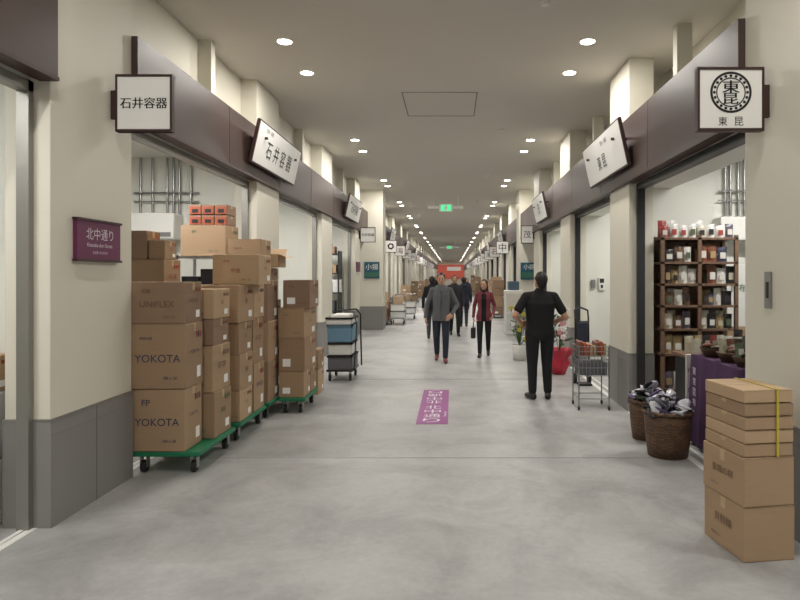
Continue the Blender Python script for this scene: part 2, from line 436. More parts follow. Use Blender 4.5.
# ------------------------------------------------------------ cardboard boxes
def cbox_into(b,x0,x1,y0,y1,z0,z1,tone=None,label=None,side=1,rz=0,lm=None,plain=False):
    m=CARD[tone if tone is not None else random.randrange(4)]
    s=len(b.v)
    b.box(x0,x1,y0,y1,z0,z1,m,bev=.006)
    xc=(x0+x1)/2;yc=(y0+y1)/2;zc=(z0+z1)/2;w=x1-x0;d=y1-y0;h=z1-z0
    e=.0015
    b.box(x0+.01,x1-.01,yc-.025,yc+.025,z1,z1+e*.9,M_tape); b.box(x0+.008,x1-.008,yc-.002,yc+.002,z1+e*.5,z1+e,M_cedge)
    fx=x1 if side>0 else x0
    dz=min(.07,h*.3)
    b.box(fx-e,fx+e,yc-.025,yc+.025,z1-dz,z1-.004,M_tape)
    b.box(x0+.01,x1-.01,y0-e,y0+e,zc+h*.49,zc+h*.492,M_cedge)
    U=(1,0,0);V=(0,0,1)
    SU=(0,1,0) if side>0 else (0,-1,0)
    fo=fx+(.003 if side>0 else -.003)
    lm=lm or random.choice([M_pbrn,M_pbrn,M_pbrn,M_pblue,M_pgrn])
    if plain:
        if label: b.text(label,(fo,yc,zc+h*.05),SU,V,d*.5,h*.18,M_pbrn); b.text('内容量 10kg',(fo,yc+.08,zc-h*.3),SU,V,d*.3,h*.06,M_pbrn)
    elif h>.14:
        st=random.random()
        if label: b.text(label,(xc+.0,y0-.003,zc-h*.03),U,V,w*.8,h*.15,lm)
        if label or st<.7:
            b.text(random.choice(['容器','FP','中皿','海苔','取扱注意']),(xc-w*.2,y0-.003,zc+h*.28),U,V,w*.22,h*.10,lm)
            b.text('100 x 20',(xc+w*.22,y0-.003,zc-h*.33),U,V,w*.25,h*.06,lm)
        if not label and st>.5: b.box(xc-w*.35,xc-w*.05,y0-.003,y0-.001,zc-h*.35,zc-h*.12,M_signw)
        b.text(label or random.choice(['容器','プラ','KF-20','白']),(fo,yc,zc+h*.05),SU,V,d*.5,h*.13,lm)
        for q in(-.12,.0,.12): b.box(fo-.0005,fo+.0005,yc+q*d+.2*d,yc+q*d+.27*d,zc+h*.26,zc+h*.36,M_pred if random.random()<.3 else lm)
        b.box(fo-.0005,fo+.0005,yc+d*.12,yc+d*.34,zc-h*.38,zc-h*.2,M_signw)
    if rz:
        R=Matrix.Rotation(rz,3,'Z'); c=Vector((xc,yc,0))
        for i in range(s,len(b.v)):
            v=Vector(b.v[i])-c; v=R@v; b.v[i]=tuple(v+c)
def cbox(*a,**k):
    b=B(); cbox_into(b,*a,**k); return b.obj('cardboard_box')
def dolly(x0,x1,y0,y1,top=.19):
    b=B(); b.box(x0,x1,y0,y1,top-.045,top-.002,M_green,bev=.01)
    for x in(x0+.07,x1-.07):
        for y in(y0+.08,y1-.08):
            b.cyl((x-.018,y,.05),(x+.018,y,.05),.05,.05,M_rub,14); b.box(x-.03,x-.022,y-.025,y+.025,.04,top-.045,M_chrome); b.box(x+.022,x+.03,y-.025,y+.025,.04,top-.045,M_chrome); b.box(x-.035,x+.035,y-.035,y+.035,top-.055,top-.045,M_chrome)
    return b.obj('platform_dolly')
T=.19
dolly(-2.66,-2.10,5.15,6.02)
cbox(-2.68,-2.22,5.15,5.50,T,.71,0,'YOKOTA',lm=M_pblue); cbox(-2.68,-2.21,5.14,5.50,.712,1.25,1,'YOKOTA',lm=M_pblue,rz=.02); cbox(-2.68,-2.22,5.15,5.5,1.252,1.60,3,'UNIFLEX',lm=M_pbrn)
cbox(-2.62,-2.13,5.56,5.98,T,.60,1); cbox(-2.62,-2.14,5.56,5.97,.602,1.02,0,rz=-.02); cbox(-2.61,-2.15,5.57,5.97,1.022,1.26,3,rz=.03); cbox(-2.61,-2.14,5.57,5.97,1.262,1.53,2)
dolly(-2.64,-2.10,6.16,7.02)
cbox(-2.60,-2.32,6.2,6.5,T,.46,0); cbox(-2.60,-2.32,6.2,6.5,.462,.76,1)
cbox(-2.31,-2.12,6.2,6.58,T,.50,2); cbox(-2.31,-2.12,6.2,6.6,.502,.86,0)
cbox(-2.59,-2.13,6.2,6.6,.862,1.18,1); cbox(-2.60,-2.12,6.18,6.62,1.182,1.56,0,'FP',rz=-.03)
cbox(-2.58,-2.12,6.64,7.0,T,.70,0); cbox(-2.58,-2.13,6.64,7.0,.702,1.2,1); cbox(-2.58,-2.12,6.64,7.0,1.202,1.56,2); cbox(-2.46,-1.99,6.35,6.85,1.562,1.87,2,'中皿',lm=M_pred,rz=.04)
dolly(-2.62,-2.10,7.14,8.1)
cbox(-2.60,-2.12,7.16,7.58,T,.65,1); cbox(-2.60,-2.12,7.16,7.58,.652,1.12,0); cbox(-2.60,-2.13,7.16,7.58,1.122,1.6,3); cbox(-2.60,-2.22,7.2,7.6,1.602,2.08,0)
cbox(-2.58,-2.22,7.62,8.05,T,.8,0); cbox(-2.58,-2.22,7.62,8.05,.802,1.35,2); cbox(-2.58,-2.26,7.62,8.05,1.352,1.75,1)
dolly(-2.08,-1.76,7.42,8.16)
cbox(-2.08,-1.78,7.45,7.8,T,.50,0); cbox(-2.08,-1.77,7.45,8.1,.502,.90,1); cbox(-2.09,-1.78,7.46,8.12,.902,1.26,0) ; cbox(-2.05,-1.73,7.47,8.1,1.262,1.60,3,rz=.05); cbox(-2.06,-1.78,7.83,8.12,T,.5,1)
b=B(); 
x0,x1,y0,y1,z0,z1=-2.42,-2.14,7.66,7.98,1.76,1.92
c=CARD[2]
b.box(x0,x1,y0,y0+.006,z0,z1,c);b.box(x0,x1,y1-.006,y1,z0,z1,c);b.box(x0,x0+.006,y0,y1,z0,z1,c);b.box(x1-.006,x1,y0,y1,z0,z1,c);b.box(x0,x1,y0,y1,z0,z0+.006,c)
b.add([(x1,y0,z1),(x1,y1,z1),(x1+.10,y1,z1-.04),(x1+.10,y0,z1-.04)],[(0,1,2,3)],c); b.add([(x0,y1,z1),(x1,y1,z1),(x1,y1+.08,z1+.08),(x0,y1+.08,z1+.08)],[(0,1,2,3)],c)
b.obj('open_cardboard_box')
cbox(-2.12,-1.86,8.62,9.0,0,.34,2); cbox(-2.10,-1.86,8.62,9.0,.342,.62,1)
cbox(-2.5,-2.14,8.6,9.1,0,.6,0); cbox(-2.5,-2.14,8.6,9.1,.602,1.2,1)

RZ=math.radians(8)
cbox(1.645,1.965,3.58,4.0,0,.315,0,'貝殼糊',side=-1,rz=RZ,plain=True); cbox(1.64,1.96,3.58,4.0,.318,.60,0,'重糊の糊',side=-1,rz=RZ+.02,plain=True)
b=B()
z=.604
for i in range(5):
    ox=random.uniform(-.006,.006)
    cbox_into(b,1.648+ox,1.958+ox,3.585,3.995,z,z+.074,[0,2,0,1,2][i],None,side=-1,plain=True); z+=.078
my=mat('yellow_strap',(196,178,70),.4)
b.box(1.85,1.864,3.576,3.583,.604,z+.001,my); b.box(1.85,1.864,3.578,4.0,z-.002,z+.001,my)
R=Matrix.Rotation(RZ,3,'Z'); c=Vector((1.803,3.79,0))
b.v=[tuple(R@(Vector(v)-c)+c) for v in b.v]
b.obj('flat_carton_stack')

# ------------------------------------------------------------ utility cart left
M_blue=mat('blue_crate',(104,142,166),.5); M_gcr=mat('grey_crate',(96,98,104),.5); M_bin=mat('clear_bin',(214,216,214),.4)
b=B(); x0,x1,y0,y1=-1.97,-1.55,9.7,10.35
def crate(b,x0,x1,y0,y1,z0,z1,m,rim):
    t=.012
    b.box(x0,x1,y0,y0+t,z0,z1,m);b.box(x0,x1,y1-t,y1,z0,z1,m);b.box(x0,x0+t,y0,y1,z0,z1,m);b.box(x1-t,x1,y0,y1,z0,z1,m);b.box(x0,x1,y0,y1,z0,z0+t,m)
    r=.012
    b.box(x0-r,x1+r,y0-r,y0+t,z1-.03,z1,rim);b.box(x0-r,x1+r,y1-t,y1+r,z1-.03,z1,rim);b.box(x0-r,x0+t,y0-r,y1+r,z1-.03,z1,rim);b.box(x1-t,x1+r,y0-r,y1+r,z1-.03,z1,rim)
b.box(x0,x1,y0,y1,.15,.18,M_black,bev=.008)
for x in(x0+.05,x1-.05):
    for y in(y0+.06,y1-.06): b.cyl((x-.015,y,.06),(x+.015,y,.06),.06,.06,M_rub,14); b.box(x-.02,x+.02,y-.02,y+.02,.09,.15,M_chrome)
crate(b,x0+.02,x1-.02,y0+.03,y1-.03,.18,.40,M_gcr,M_black)
crate(b,x0+.03,x1-.03,y0+.04,y1-.04,.41,.60,M_bin,M_black)
crate(b,x0+.02,x1-.02,y0+.03,y1-.03,.61,.88,M_blue,M_blue)
crate(b,x0+.00,x1-.02,y0+.0,y1-.03,.89,1.0,M_bin,M_black)
b.box(x0+.06,x1-.08,y0+.08,y1-.1,.925,1.04,M_white,bev=.02)
b.tube([(x0-.0,y1,.16),(x0,y1,.98),(x0+.05,y1,1.07),(x1-.05,y1,1.10),(x1+.02,y1,1.02),(x1+.04,y1-.0,.16)],.013,M_black)
b.tube([(x1+.02,y0,.17),(x1+.06,y0,.9),(x1+.02,y0+.1,1.0)],.010,M_black)
b.obj('utility_cart')

# shop left interior
b=B()
for x in(-3.28,-2.70):
    for y in(7.35,7.85): b.box(x,x+.03,y,y+.03,0,1.9,M_chrome)
for z in(.3,.85,1.4,1.86): b.box(-3.28,-2.67,7.35,7.88,z,z+.025,M_chrome)
rk=b.obj('storage_rack')
b=B()
for z in(.325,.875,1.425):
    x=-3.24
    while x<-2.85:
        wd=random.uniform(.12,.22); hh=random.uniform(.2,.4); mm=random.choice([M_white,CARD[0],CARD[1],M_black,M_white])
        b.box(x,x+wd,7.42,7.75,z,z+hh,mm,bev=.005); x+=wd+.015
b.obj('stored_supplies',rk)
cbox(-3.24,-2.70,7.4,7.84,1.887,2.26,0)
M_org=mat('orange_print',(160,80,56),.6)
b=B()
for i in range(2):
    for j in range(3):
        x=-3.16+j*.155
        cbox_into(b,x,x+.15,7.45,7.75,2.263+i*.125,2.263+i*.125+.12,3,plain=True)
        b.box(x+.01,x+.14,7.443,7.449,2.27+i*.125,2.36+i*.125,M_org); b.box(x+.04,x+.11,7.438,7.443,2.29+i*.125,2.33+i*.125,M_ink)
b.obj('printed_carton_stack')
b=B(); 
z=0
for h,t in((.5,0),(.5,1),(.42,3),(.4,1)):
    cbox_into(b,-3.42,-3.02,6.5,6.9,z,z+h,t,lm=M_org); z+=h+.002
cbox_into(b,-3.42,-3.20,6.5,6.8,z,z+.3,3,lm=M_org); cbox_into(b,-3.19,-3.02,6.52,6.8,z,z+.2,1,lm=M_org)
b.obj('cardboard_box_stack')
def pipes(xs,y,z0,z1,zh,xr):
    b=B()
    for x in xs: b.cyl((x,y,z0),(x,y,z1),.018,.018,M_chrome,8)
    b.cyl((xr[0],y-.02,zh),(xr[1],y-.02,zh),.014,.014,M_chrome,8); b.cyl((xr[0],y-.02,zh-.12),(xr[1],y-.02,zh-.12),.010,.010,M_chrome,8)
    b.obj('pipe_conduits')
pipes([-4.32,-4.15,-3.95,-3.86,-3.78,-3.62],8.6,2.52,3.29,2.8,(-4.4,-3.5))
b=B(); b.box(-4.4,-3.75,8.35,8.63,2.15,2.5,M_white,bev=.02); b.box(-4.36,-3.79,8.345,8.352,2.18,2.24,M_joint); b.obj('air_conditioner')
pipes([3.55,3.62,3.72,3.8],8.06,2.43,3.29,2.75,(3.45,3.9))
b=B(); b.box(3.4,4.1,7.85,8.1,2.1,2.4,M_white,bev=.02); b.obj('air_conditioner')
b=B(); b.box(-3.4,-3.0,3.8,4.3,0,.43,M_white,bev=.01); b.box(-3.4,-3.0,3.8,4.3,.44,.875,M_bin,bev=.01); b.obj('storage_crates')
cbox(-3.38,-3.02,3.85,4.28,.88,1.12,2,side=1) 
b=B(); 
for x in(-3.5,-2.95): b.box(x,x+.03,16.0,16.5,0,2.3,M_dark)
for z in(.2,.7,1.2,1.7,2.2):
    b.box(-3.5,-2.92,16.0,16.5,z,z+.03,M_dark)
    x=-3.45
    while x<-3.05:
        wd=random.uniform(.08,.2); b.box(x,x+wd,16.05,16.4,z+.03,z+random.uniform(.15,.4),random.choice(CARD+[M_white,M_gcr,M_blue])); x+=wd+.01
b.obj('storage_rack')

# ------------------------------------------------------------ right shop
b=B(); X0,X1,Y0,Y1=2.50,3.42,7.40,7.80
for x in(X0,(X0+X1)/2-.02,X1-.04): b.box(x,x+.04,Y0,Y0+.04,0,2.14,M_wood); b.box(x,x+.04,Y1-.04,Y1,0,2.14,M_wood)
zs=(.3,.72,1.02,1.30,1.56,1.82,2.11)
for z in zs: b.box(X0,X1,Y0,Y1,z-.025,z,M_wood)
b.box(X0,X1,Y1,Y1+.015,0,2.14,M_wood)
shelf=b.obj('display_shelf')
pk=[mat('pkg_%d'%i,c,.35) for i,c in enumerate([(210,207,200),(70,56,48),(126,78,58),(190,186,166),(88,100,76),(46,44,46),(166,144,104),(216,214,208),(90,86,98),(150,66,60),(58,62,84),(104,80,62)])]
def pouch(b,xc,y,z,w,h,m,lab,lean=0.0):
    n=5; vs=[]
    for j in range(n+1):
        u=j/n; th=.028*(1-u)**.6+.002; ww=w/2*(1-.06*math.sin(u*3.14)); 
        yy=y+lean*u
        vs+= [(xc-ww,yy,z+h*u),(xc,yy-th,z+h*u),(xc+ww,yy,z+h*u),(xc,yy+th,z+h*u)]
    fs=[(j*4+i,j*4+(i+1)%4,(j+1)*4+(i+1)%4,(j+1)*4+i) for j in range(n) for i in range(4)]+[(3,2,1,0),(n*4,n*4+1,n*4+2,n*4+3)]
    b.add(vs,fs,m,False)
    b.box(xc-w*.28,xc+w*.28,y-.030,y-.026,z+h*.22,z+h*.62,lab)
b=B()
for z in zs[:-1]:
    for row in(0,1):
        x=X0+.05
        while x<X1-.12:
            wd=random.uniform(.075,.125); hh=random.uniform(.15,.22)
            if abs(x+wd/2-(X0+X1)/2)>.06:
                mm=random.choice(pk[:9]+pk[10:]); y=Y0+.07+row*.16; lb=random.choice([pk[0],pk[0],pk[7],pk[3],pk[6],pk[5],pk[4]])
                if random.random()<.85: pouch(b,x+wd/2,y,z,wd,hh,mm,lb)
                else: b.box(x,x+wd,y-.03,y+.05,z,z+hh*.7,mm,bev=.006); b.box(x+.012,x+wd-.012,y-.033,y-.03,z+hh*.2,z+hh*.55,lb)
            x+=wd+.004
b.obj('packaged_foods',shelf)
b=B(); pr=mat('snack_red',(160,68,64),.4)
x=X0+.02
for i,(mm,lb) in enumerate([(pr,pk[0]),(pk[7],pr),(pk[7],pr),(pk[7],pk[4]),(pk[3],pk[5]),(pk[7],pk[5]),(pk[0],pk[9]),(pk[8],pk[0])]):
    pouch(b,x+.055,7.52,2.112,.10,.15+.02*(i%2),mm,lb)
    if i in(0,1,4): pouch(b,x+.06,7.62,2.112,.11,.22,[pr,pk[7],pk[4]][i%3],lb)
    x+=.112
b.obj('snack_bags',shelf)
b=B(); b.box(2.5,3.4,6.45,6.95,0,.78,M_dark,bev=.01); b.box(2.47,3.43,6.42,6.98,.78,.81,M_wood); b.box(2.55,3.35,6.44,6.449,.12,.7,mat('case_glass',(60,68,68),.1)); cnt=b.obj('display_counter')
b=B()
for i in range(8):
    x=2.54+i*.108; pouch(b,x+.05,6.56,.812,.095,random.uniform(.12,.2),random.choice(pk),random.choice(pk))
    pouch(b,x+.05,6.78,.812,.1,random.uniform(.16,.26),random.choice(pk),random.choice(pk))
b.obj('packaged_foods',cnt)
b=B(); b.box(3.45,3.47,7.9,8.08,0,1.9,M_dark); b.box(3.5,3.8,7.9,8.07,0,1.0,CARD[0],bev=.01); b.box(3.5,3.8,7.9,8.07,1.0,1.8,M_white,bev=.01); b.text('昆布',(3.65,7.89,1.5),(1,0,0),(0,0,1),.2,.3,M_pgrn); b.obj('poster_stand')
# draped purple table
M_cloth=mat('purple_tablecloth',(74,44,82),.8,bump=.1,bscale=20)
b=B(); X0,X1,Y0,Y1=2.36,3.1,5.1,6.12
n=96
vs=[];mid=[];per=[]
for i in range(n):
    t=i/n*4; s_=int(t);u=t-s_
    p=[(X0+(X1-X0)*u,Y0),(X1,Y0+(Y1-Y0)*u),(X1-(X1-X0)*u,Y1),(X0,Y1-(Y1-Y0)*u)][s_]
    nn=[(0,-1),(1,0),(0,1),(-1,0)][s_]; wv=.018*math.sin(i*.9)+.008*math.sin(i*1.7)
    vs.append((p[0],p[1],.88)); mid.append((p[0]+nn[0]*(.008+wv*.4),p[1]+nn[1]*(.008+wv*.4),.6)); per.append((p[0]+nn[0]*(.022+wv),p[1]+nn[1]*(.022+wv),.03+.006*math.sin(i*.9)))
b.add(vs+mid+per,[(j*n+i,(j+1)*n+i,(j+1)*n+(i+1)%n,j*n+(i+1)%n) for j in(0,1) for i in range(n)],M_cloth,True); b.add(vs,[tuple(range(n))],M_cloth)
for i,t in enumerate('東京昆布'): b.text(t,(X0-.036,5.95,.74-i*.10),(0,-1,0),(0,0,1),.085,.075,M_pale)
for lx in(X0+.05,X1-.05):
    for ly in(Y0+.05,Y1-.05): b.box(lx-.02,lx+.02,ly-.02,ly+.02,0,.87,M_dark)
tbl=b.obj('cloth_covered_table')
b=B(); 
for (x,y) in((2.52,5.93),(2.85,5.80),(2.53,5.58),(2.53,5.26),(2.86,5.4)):
    b.lathe((x,y,.882),[(.10,0),(.135,.07),(.145,.08)],M_wick,18)
    for i in range(8): b.ell((x+random.uniform(-.08,.08),y+random.uniform(-.08,.08),.965+random.uniform(0,.03)),(.05,.03,.02),random.choice([pk[2],pk[6],pk[1],pk[3],pk[11]]),8,6,jit=.1)
    for i in range(3): pouch(b,x-.07+i*.07,y+.04,.95,.075,.13,random.choice(pk),random.choice([pk[0],pk[7],pk[3]]),lean=.02)
b.obj('goods_baskets',tbl)
b=B(); b.box(2.36,2.48,6.25,6.27,.05,.86,M_white,bev=.004); b.text('特価',(2.42,6.245,.70),(1,0,0),(0,0,1),.09,.08,M_pred); b.text('昆布',(2.42,6.245,.5),(1,0,0),(0,0,1),.09,.08,M_ink); b.box(2.36,2.48,6.2,6.32,0,.05,M_dark); b.obj('price_sign_stand')
# wicker baskets
bagm=[mat('bag_dark',(44,42,48),.25),mat('bag_purple',(88,74,112),.25),mat('bag_white',(184,184,192),.25),mat('bag_green',(52,58,48),.25),mat('bag_silver',(112,116,126),.2,.4)]
def basket(cx,cy,r,h):
    b=B(); b.lathe((cx,cy,0),[(r*.82,0),(r*.9,h*.3),(r*.97,h*.75),(r,h),(r*.93,h),(r*.88,h*.6)],M_wick,28)
    n=28
    for i in range(n):
        a0=2*math.pi*i/n;a1=2*math.pi*(i+1)/n
        b.cyl((cx+r*math.cos(a0),cy+r*math.sin(a0),h+.01*(i%2)),(cx+r*math.cos(a1),cy+r*math.sin(a1),h+.01*((i+1)%2)),.018,.018,M_wick,6)
    b.lathe((cx,cy,h*.6),[(r*.88,0),(r*.6,.02),(.01,.03)],M_ink,20)
    bk=b.obj('wicker_basket')
    b=B()
    for i in range(36):
        a=random.uniform(0,6.28);q=r*.8*math.sqrt(random.random())
        R=Euler((random.uniform(-.9,.9),random.uniform(-.9,.9),random.uniform(0,3))).to_matrix()
        b.ell((cx+q*math.cos(a),cy+q*math.sin(a),h*.92+.15*(1-q/r)+random.uniform(-.02,.05)),(.095,.055,.018),random.choice(bagm),10,7,R=R,jit=.12)
    b.obj('bagged_goods',bk)
basket(1.99,5.72,.215,.40); basket(2.0,6.32,.19,.38)

# wire trolley
b=B(); x0,x1,y0,y1=1.56,1.93,7.62,8.0
for x in(x0,x1):
    for y in(y0,y1):
        b.cyl((x,y,.05),(x,y,.78),.009,.009,M_chrome,8); b.cyl((x-.01,y,.025),(x+.01,y,.025),.025,.025,M_rub,10)
def wire(b,x0,x1,y0,y1,z0,z1):
    for z in(z0,(z0+z1)/2,z1): b.tube([(x0,y0,z),(x1,y0,z),(x1,y1,z),(x0,y1,z),(x0,y0,z)],.004,M_chrome,6)
    for i in range(9):
        u=i/8; x=x0+(x1-x0)*u;y=y0+(y1-y0)*u
        for q in(y0,y1): b.cyl((x,q,z0),(x,q,z1),.003,.003,M_chrome,5)
        for q in(x0,x1): b.cyl((q,y,z0),(q,y,z1),.003,.003,M_chrome,5)
        b.cyl((x,y0,z0),(x,y1,z0),.003,.003,M_chrome,5)
wire(b,x0,x1,y0,y1,.42,.62); wire(b,x0,x1,y0,y1,.66,.78)
b.tube([(x0,y0,.14),(x1,y0,.14),(x1,y1,.14),(x0,y1,.14),(x0,y0,.14)],.006,M_chrome,6)
for i in range(8): b.box(x0+.02+i*.042,x0+.055+i*.042,y0+.04,y1-.06,.665,random.uniform(.78,.84),random.choice([M_org,pk[6],CARD[0],pk[2]]),bev=.006)
b.box(x0+.02,x1-.02,y0+.02,y1-.02,.425,.58,M_gcr,bev=.01)
b.obj('wire_trolley')
# folded hand truck
b=B(); 
for x in(1.90,2.10): b.tube([(x,9.5,.12),(x,9.55,1.0),(x-.0,9.6,1.12)],.014,M_black)
b.tube([(1.90,9.6,1.12),(2.0,9.62,1.16),(2.10,9.6,1.12)],.014,M_black)
for z in(.3,.55,.8,.95): b.cyl((1.90,9.53,z),(2.10,9.53,z),.01,.01,M_black,8)
for x in(1.89,2.11): b.cyl((x-.02,9.55,.09),(x+.02,9.55,.09),.09,.09,M_rub,16)
b.box(1.90,2.10,9.28,9.5,.01,.03,M_black); b.box(1.93,2.08,9.46,9.56,.5,.95,mat('navy_bag',(38,42,58),.7),bev=.03)
b.obj('hand_truck')
# flower arrangement
b=B(); M_wrap=mat('red_wrapping',(186,40,62),.35); cx,cy=1.80,10.45
b.lathe((cx,cy,0),[(.11,0),(.15,.1),(.20,.20),(.15,.28),(.27,.42)],M_wrap,32,wob=.16,wn=8)
M_leaf=mat('leaf_green',(66,98,58),.5); M_fl=mat('petal_white',(232,226,228),.5); M_pk=mat('petal_pink',(206,140,160),.5)
for i in range(16):
    a=random.uniform(0,6.28);r=random.uniform(.03,.2);z=random.uniform(.6,1.08)
    p=(cx+r*math.cos(a),cy+r*math.sin(a),z)
    b.tube([(cx,cy,.3),(cx+r*.3*math.cos(a),cy+r*.3*math.sin(a),z*.7),p],.005,M_leaf,5)
    mm=[M_fl,M_fl,M_fl,M_pk][i%4]
    for k in range(5):
        t=k*1.2566; b.ell((p[0]+.028*math.cos(t),p[1]-.01,p[2]+.028*math.sin(t)),(.024,.01,.024),mm,7,5)
    b.ell((p[0],p[1]-.016,p[2]),(.012,.008,.012),my,6,4)
for i in range(26):
    a=random.uniform(0,6.28);r=random.uniform(.06,.2);z=random.uniform(.45,1.0)
    R=Euler((random.uniform(-1,1),random.uniform(-1,1),a)).to_matrix()
    b.ell((cx+r*math.cos(a),cy+r*math.sin(a),z),(.09,.025,.006),M_leaf,8,5,R=R)
b.obj('potted_flower_arrangement')
b=B(); cx,cy=1.33,12.2
b.lathe((cx,cy,0),[(.12,0),(.15,.28),(.14,.30)],M_white,20)
for i in range(26):
    a=random.uniform(0,6.28);r=random.uniform(.02,.18);z=random.uniform(.4,1.1)
    b.tube([(cx,cy,.28),(cx+r*math.cos(a),cy+r*math.sin(a),z)],.005,M_leaf,5)
    b.ell((cx+r*math.cos(a),cy+r*math.sin(a),z),(.07,.03,.01),M_leaf,8,5,R=Euler((random.uniform(-1,1),random.uniform(-1,1),a)).to_matrix())
    if i%2==0:
        for k in range(5): b.ell((cx+r*math.cos(a)+.025*math.cos(k*1.2566),cy+r*math.sin(a)-.03,z+.03+.025*math.sin(k*1.2566)),(.024,.01,.024),M_fl if i%4 else my,7,5)
b.obj('potted_orchid')
b=B(); b.box(2.66,2.74,11.83,11.875,1.42,1.58,M_joint,bev=.006) ; b.box(2.8,2.92,11.83,11.875,1.38,1.62,M_white,bev=.006); b.box(2.82,2.9,11.825,11.83,1.52,1.6,M_dark); b.box(2.84,2.88,11.825,11.83,1.42,1.48,M_dark); b.obj('intercom_panel')

# ------------------------------------------------------------ distant clutter
cl=[mat('clutter_%d'%i,c,.6) for i,c in enumerate([(80,100,120),(160,80,70),(220,215,205),(210,186,110),(60,110,80),(50,50,55)])]
def farstack(x0,y0,n,side):
    b=B()
    for c in range(n):
        z=.14; x=x0; y=y0+c*.5
        for k in range(random.randint(2,4)):
            h=random.uniform(.25,.42); w=random.uniform(.36,.44)
            cbox_into(b,x,x+w,y,y+.44,z,z+h,random.randrange(4),side=side); z+=h+.002
    b.box(x0-.02,x0+.46,y0-.02,y0+n*.5,.10,.138,M_gcr)
    for xx in(x0+.04,x0+.4):
        for yy in(y0+.06,y0+n*.5-.08): b.cyl((xx-.015,yy,.05),(xx+.015,yy,.05),.05,.05,M_rub,10)
    b.obj('loaded_dolly')
for (x,y,n) in((-2.58,20.6,3),(-2.5,26.5,2),(-2.55,31,3),(-2.5,38,2),(-2.5,46,3),(-2.5,56,3)): farstack(x,y,n,1)
for (x,y,n) in((1.62,24.3,2),(1.6,30,2),(1.65,36,3),(1.6,43,2),(1.6,52,3)): farstack(x,y,n,-1)
def fcart(x,y):
    b=B(); b.box(x,x+.5,y,y+.7,.2,.24,M_chrome)
    for xx in(x+.05,x+.45):
        for yy in(y+.05,y+.65): b.cyl((xx-.015,yy,.06),(xx+.015,yy,.06),.06,.06,M_rub,10); b.cyl((xx,yy,.1),(xx,yy,.2),.012,.012,M_chrome,6)
    crate(b,x+.02,x+.48,y+.03,y+.6,.24,.46,M_bin,M_gcr); crate(b,x+.02,x+.48,y+.03,y+.6,.47,.68,M_white,M_white)
    b.tube([(x+.02,y+.68,.24),(x+.02,y+.7,.95),(x+.48,y+.7,.95),(x+.48,y+.68,.24)],.013,M_chrome)
    b.obj('push_cart')
fcart(-2.1,21.0); fcart(-1.9,23.5); fcart(1.3,28.5); 
b=B(); b.box(1.5,2.0,17.4,18.0,0,1.25,M_white,bev=.02); b.box(1.53,1.97,17.39,17.4,.1,.6,M_bin); b.box(1.53,1.97,17.39,17.4,.65,1.15,cl[2]); b.box(1.6,1.9,17.5,17.9,1.25,1.5,cl[0],bev=.02); b.obj('white_cabinet')

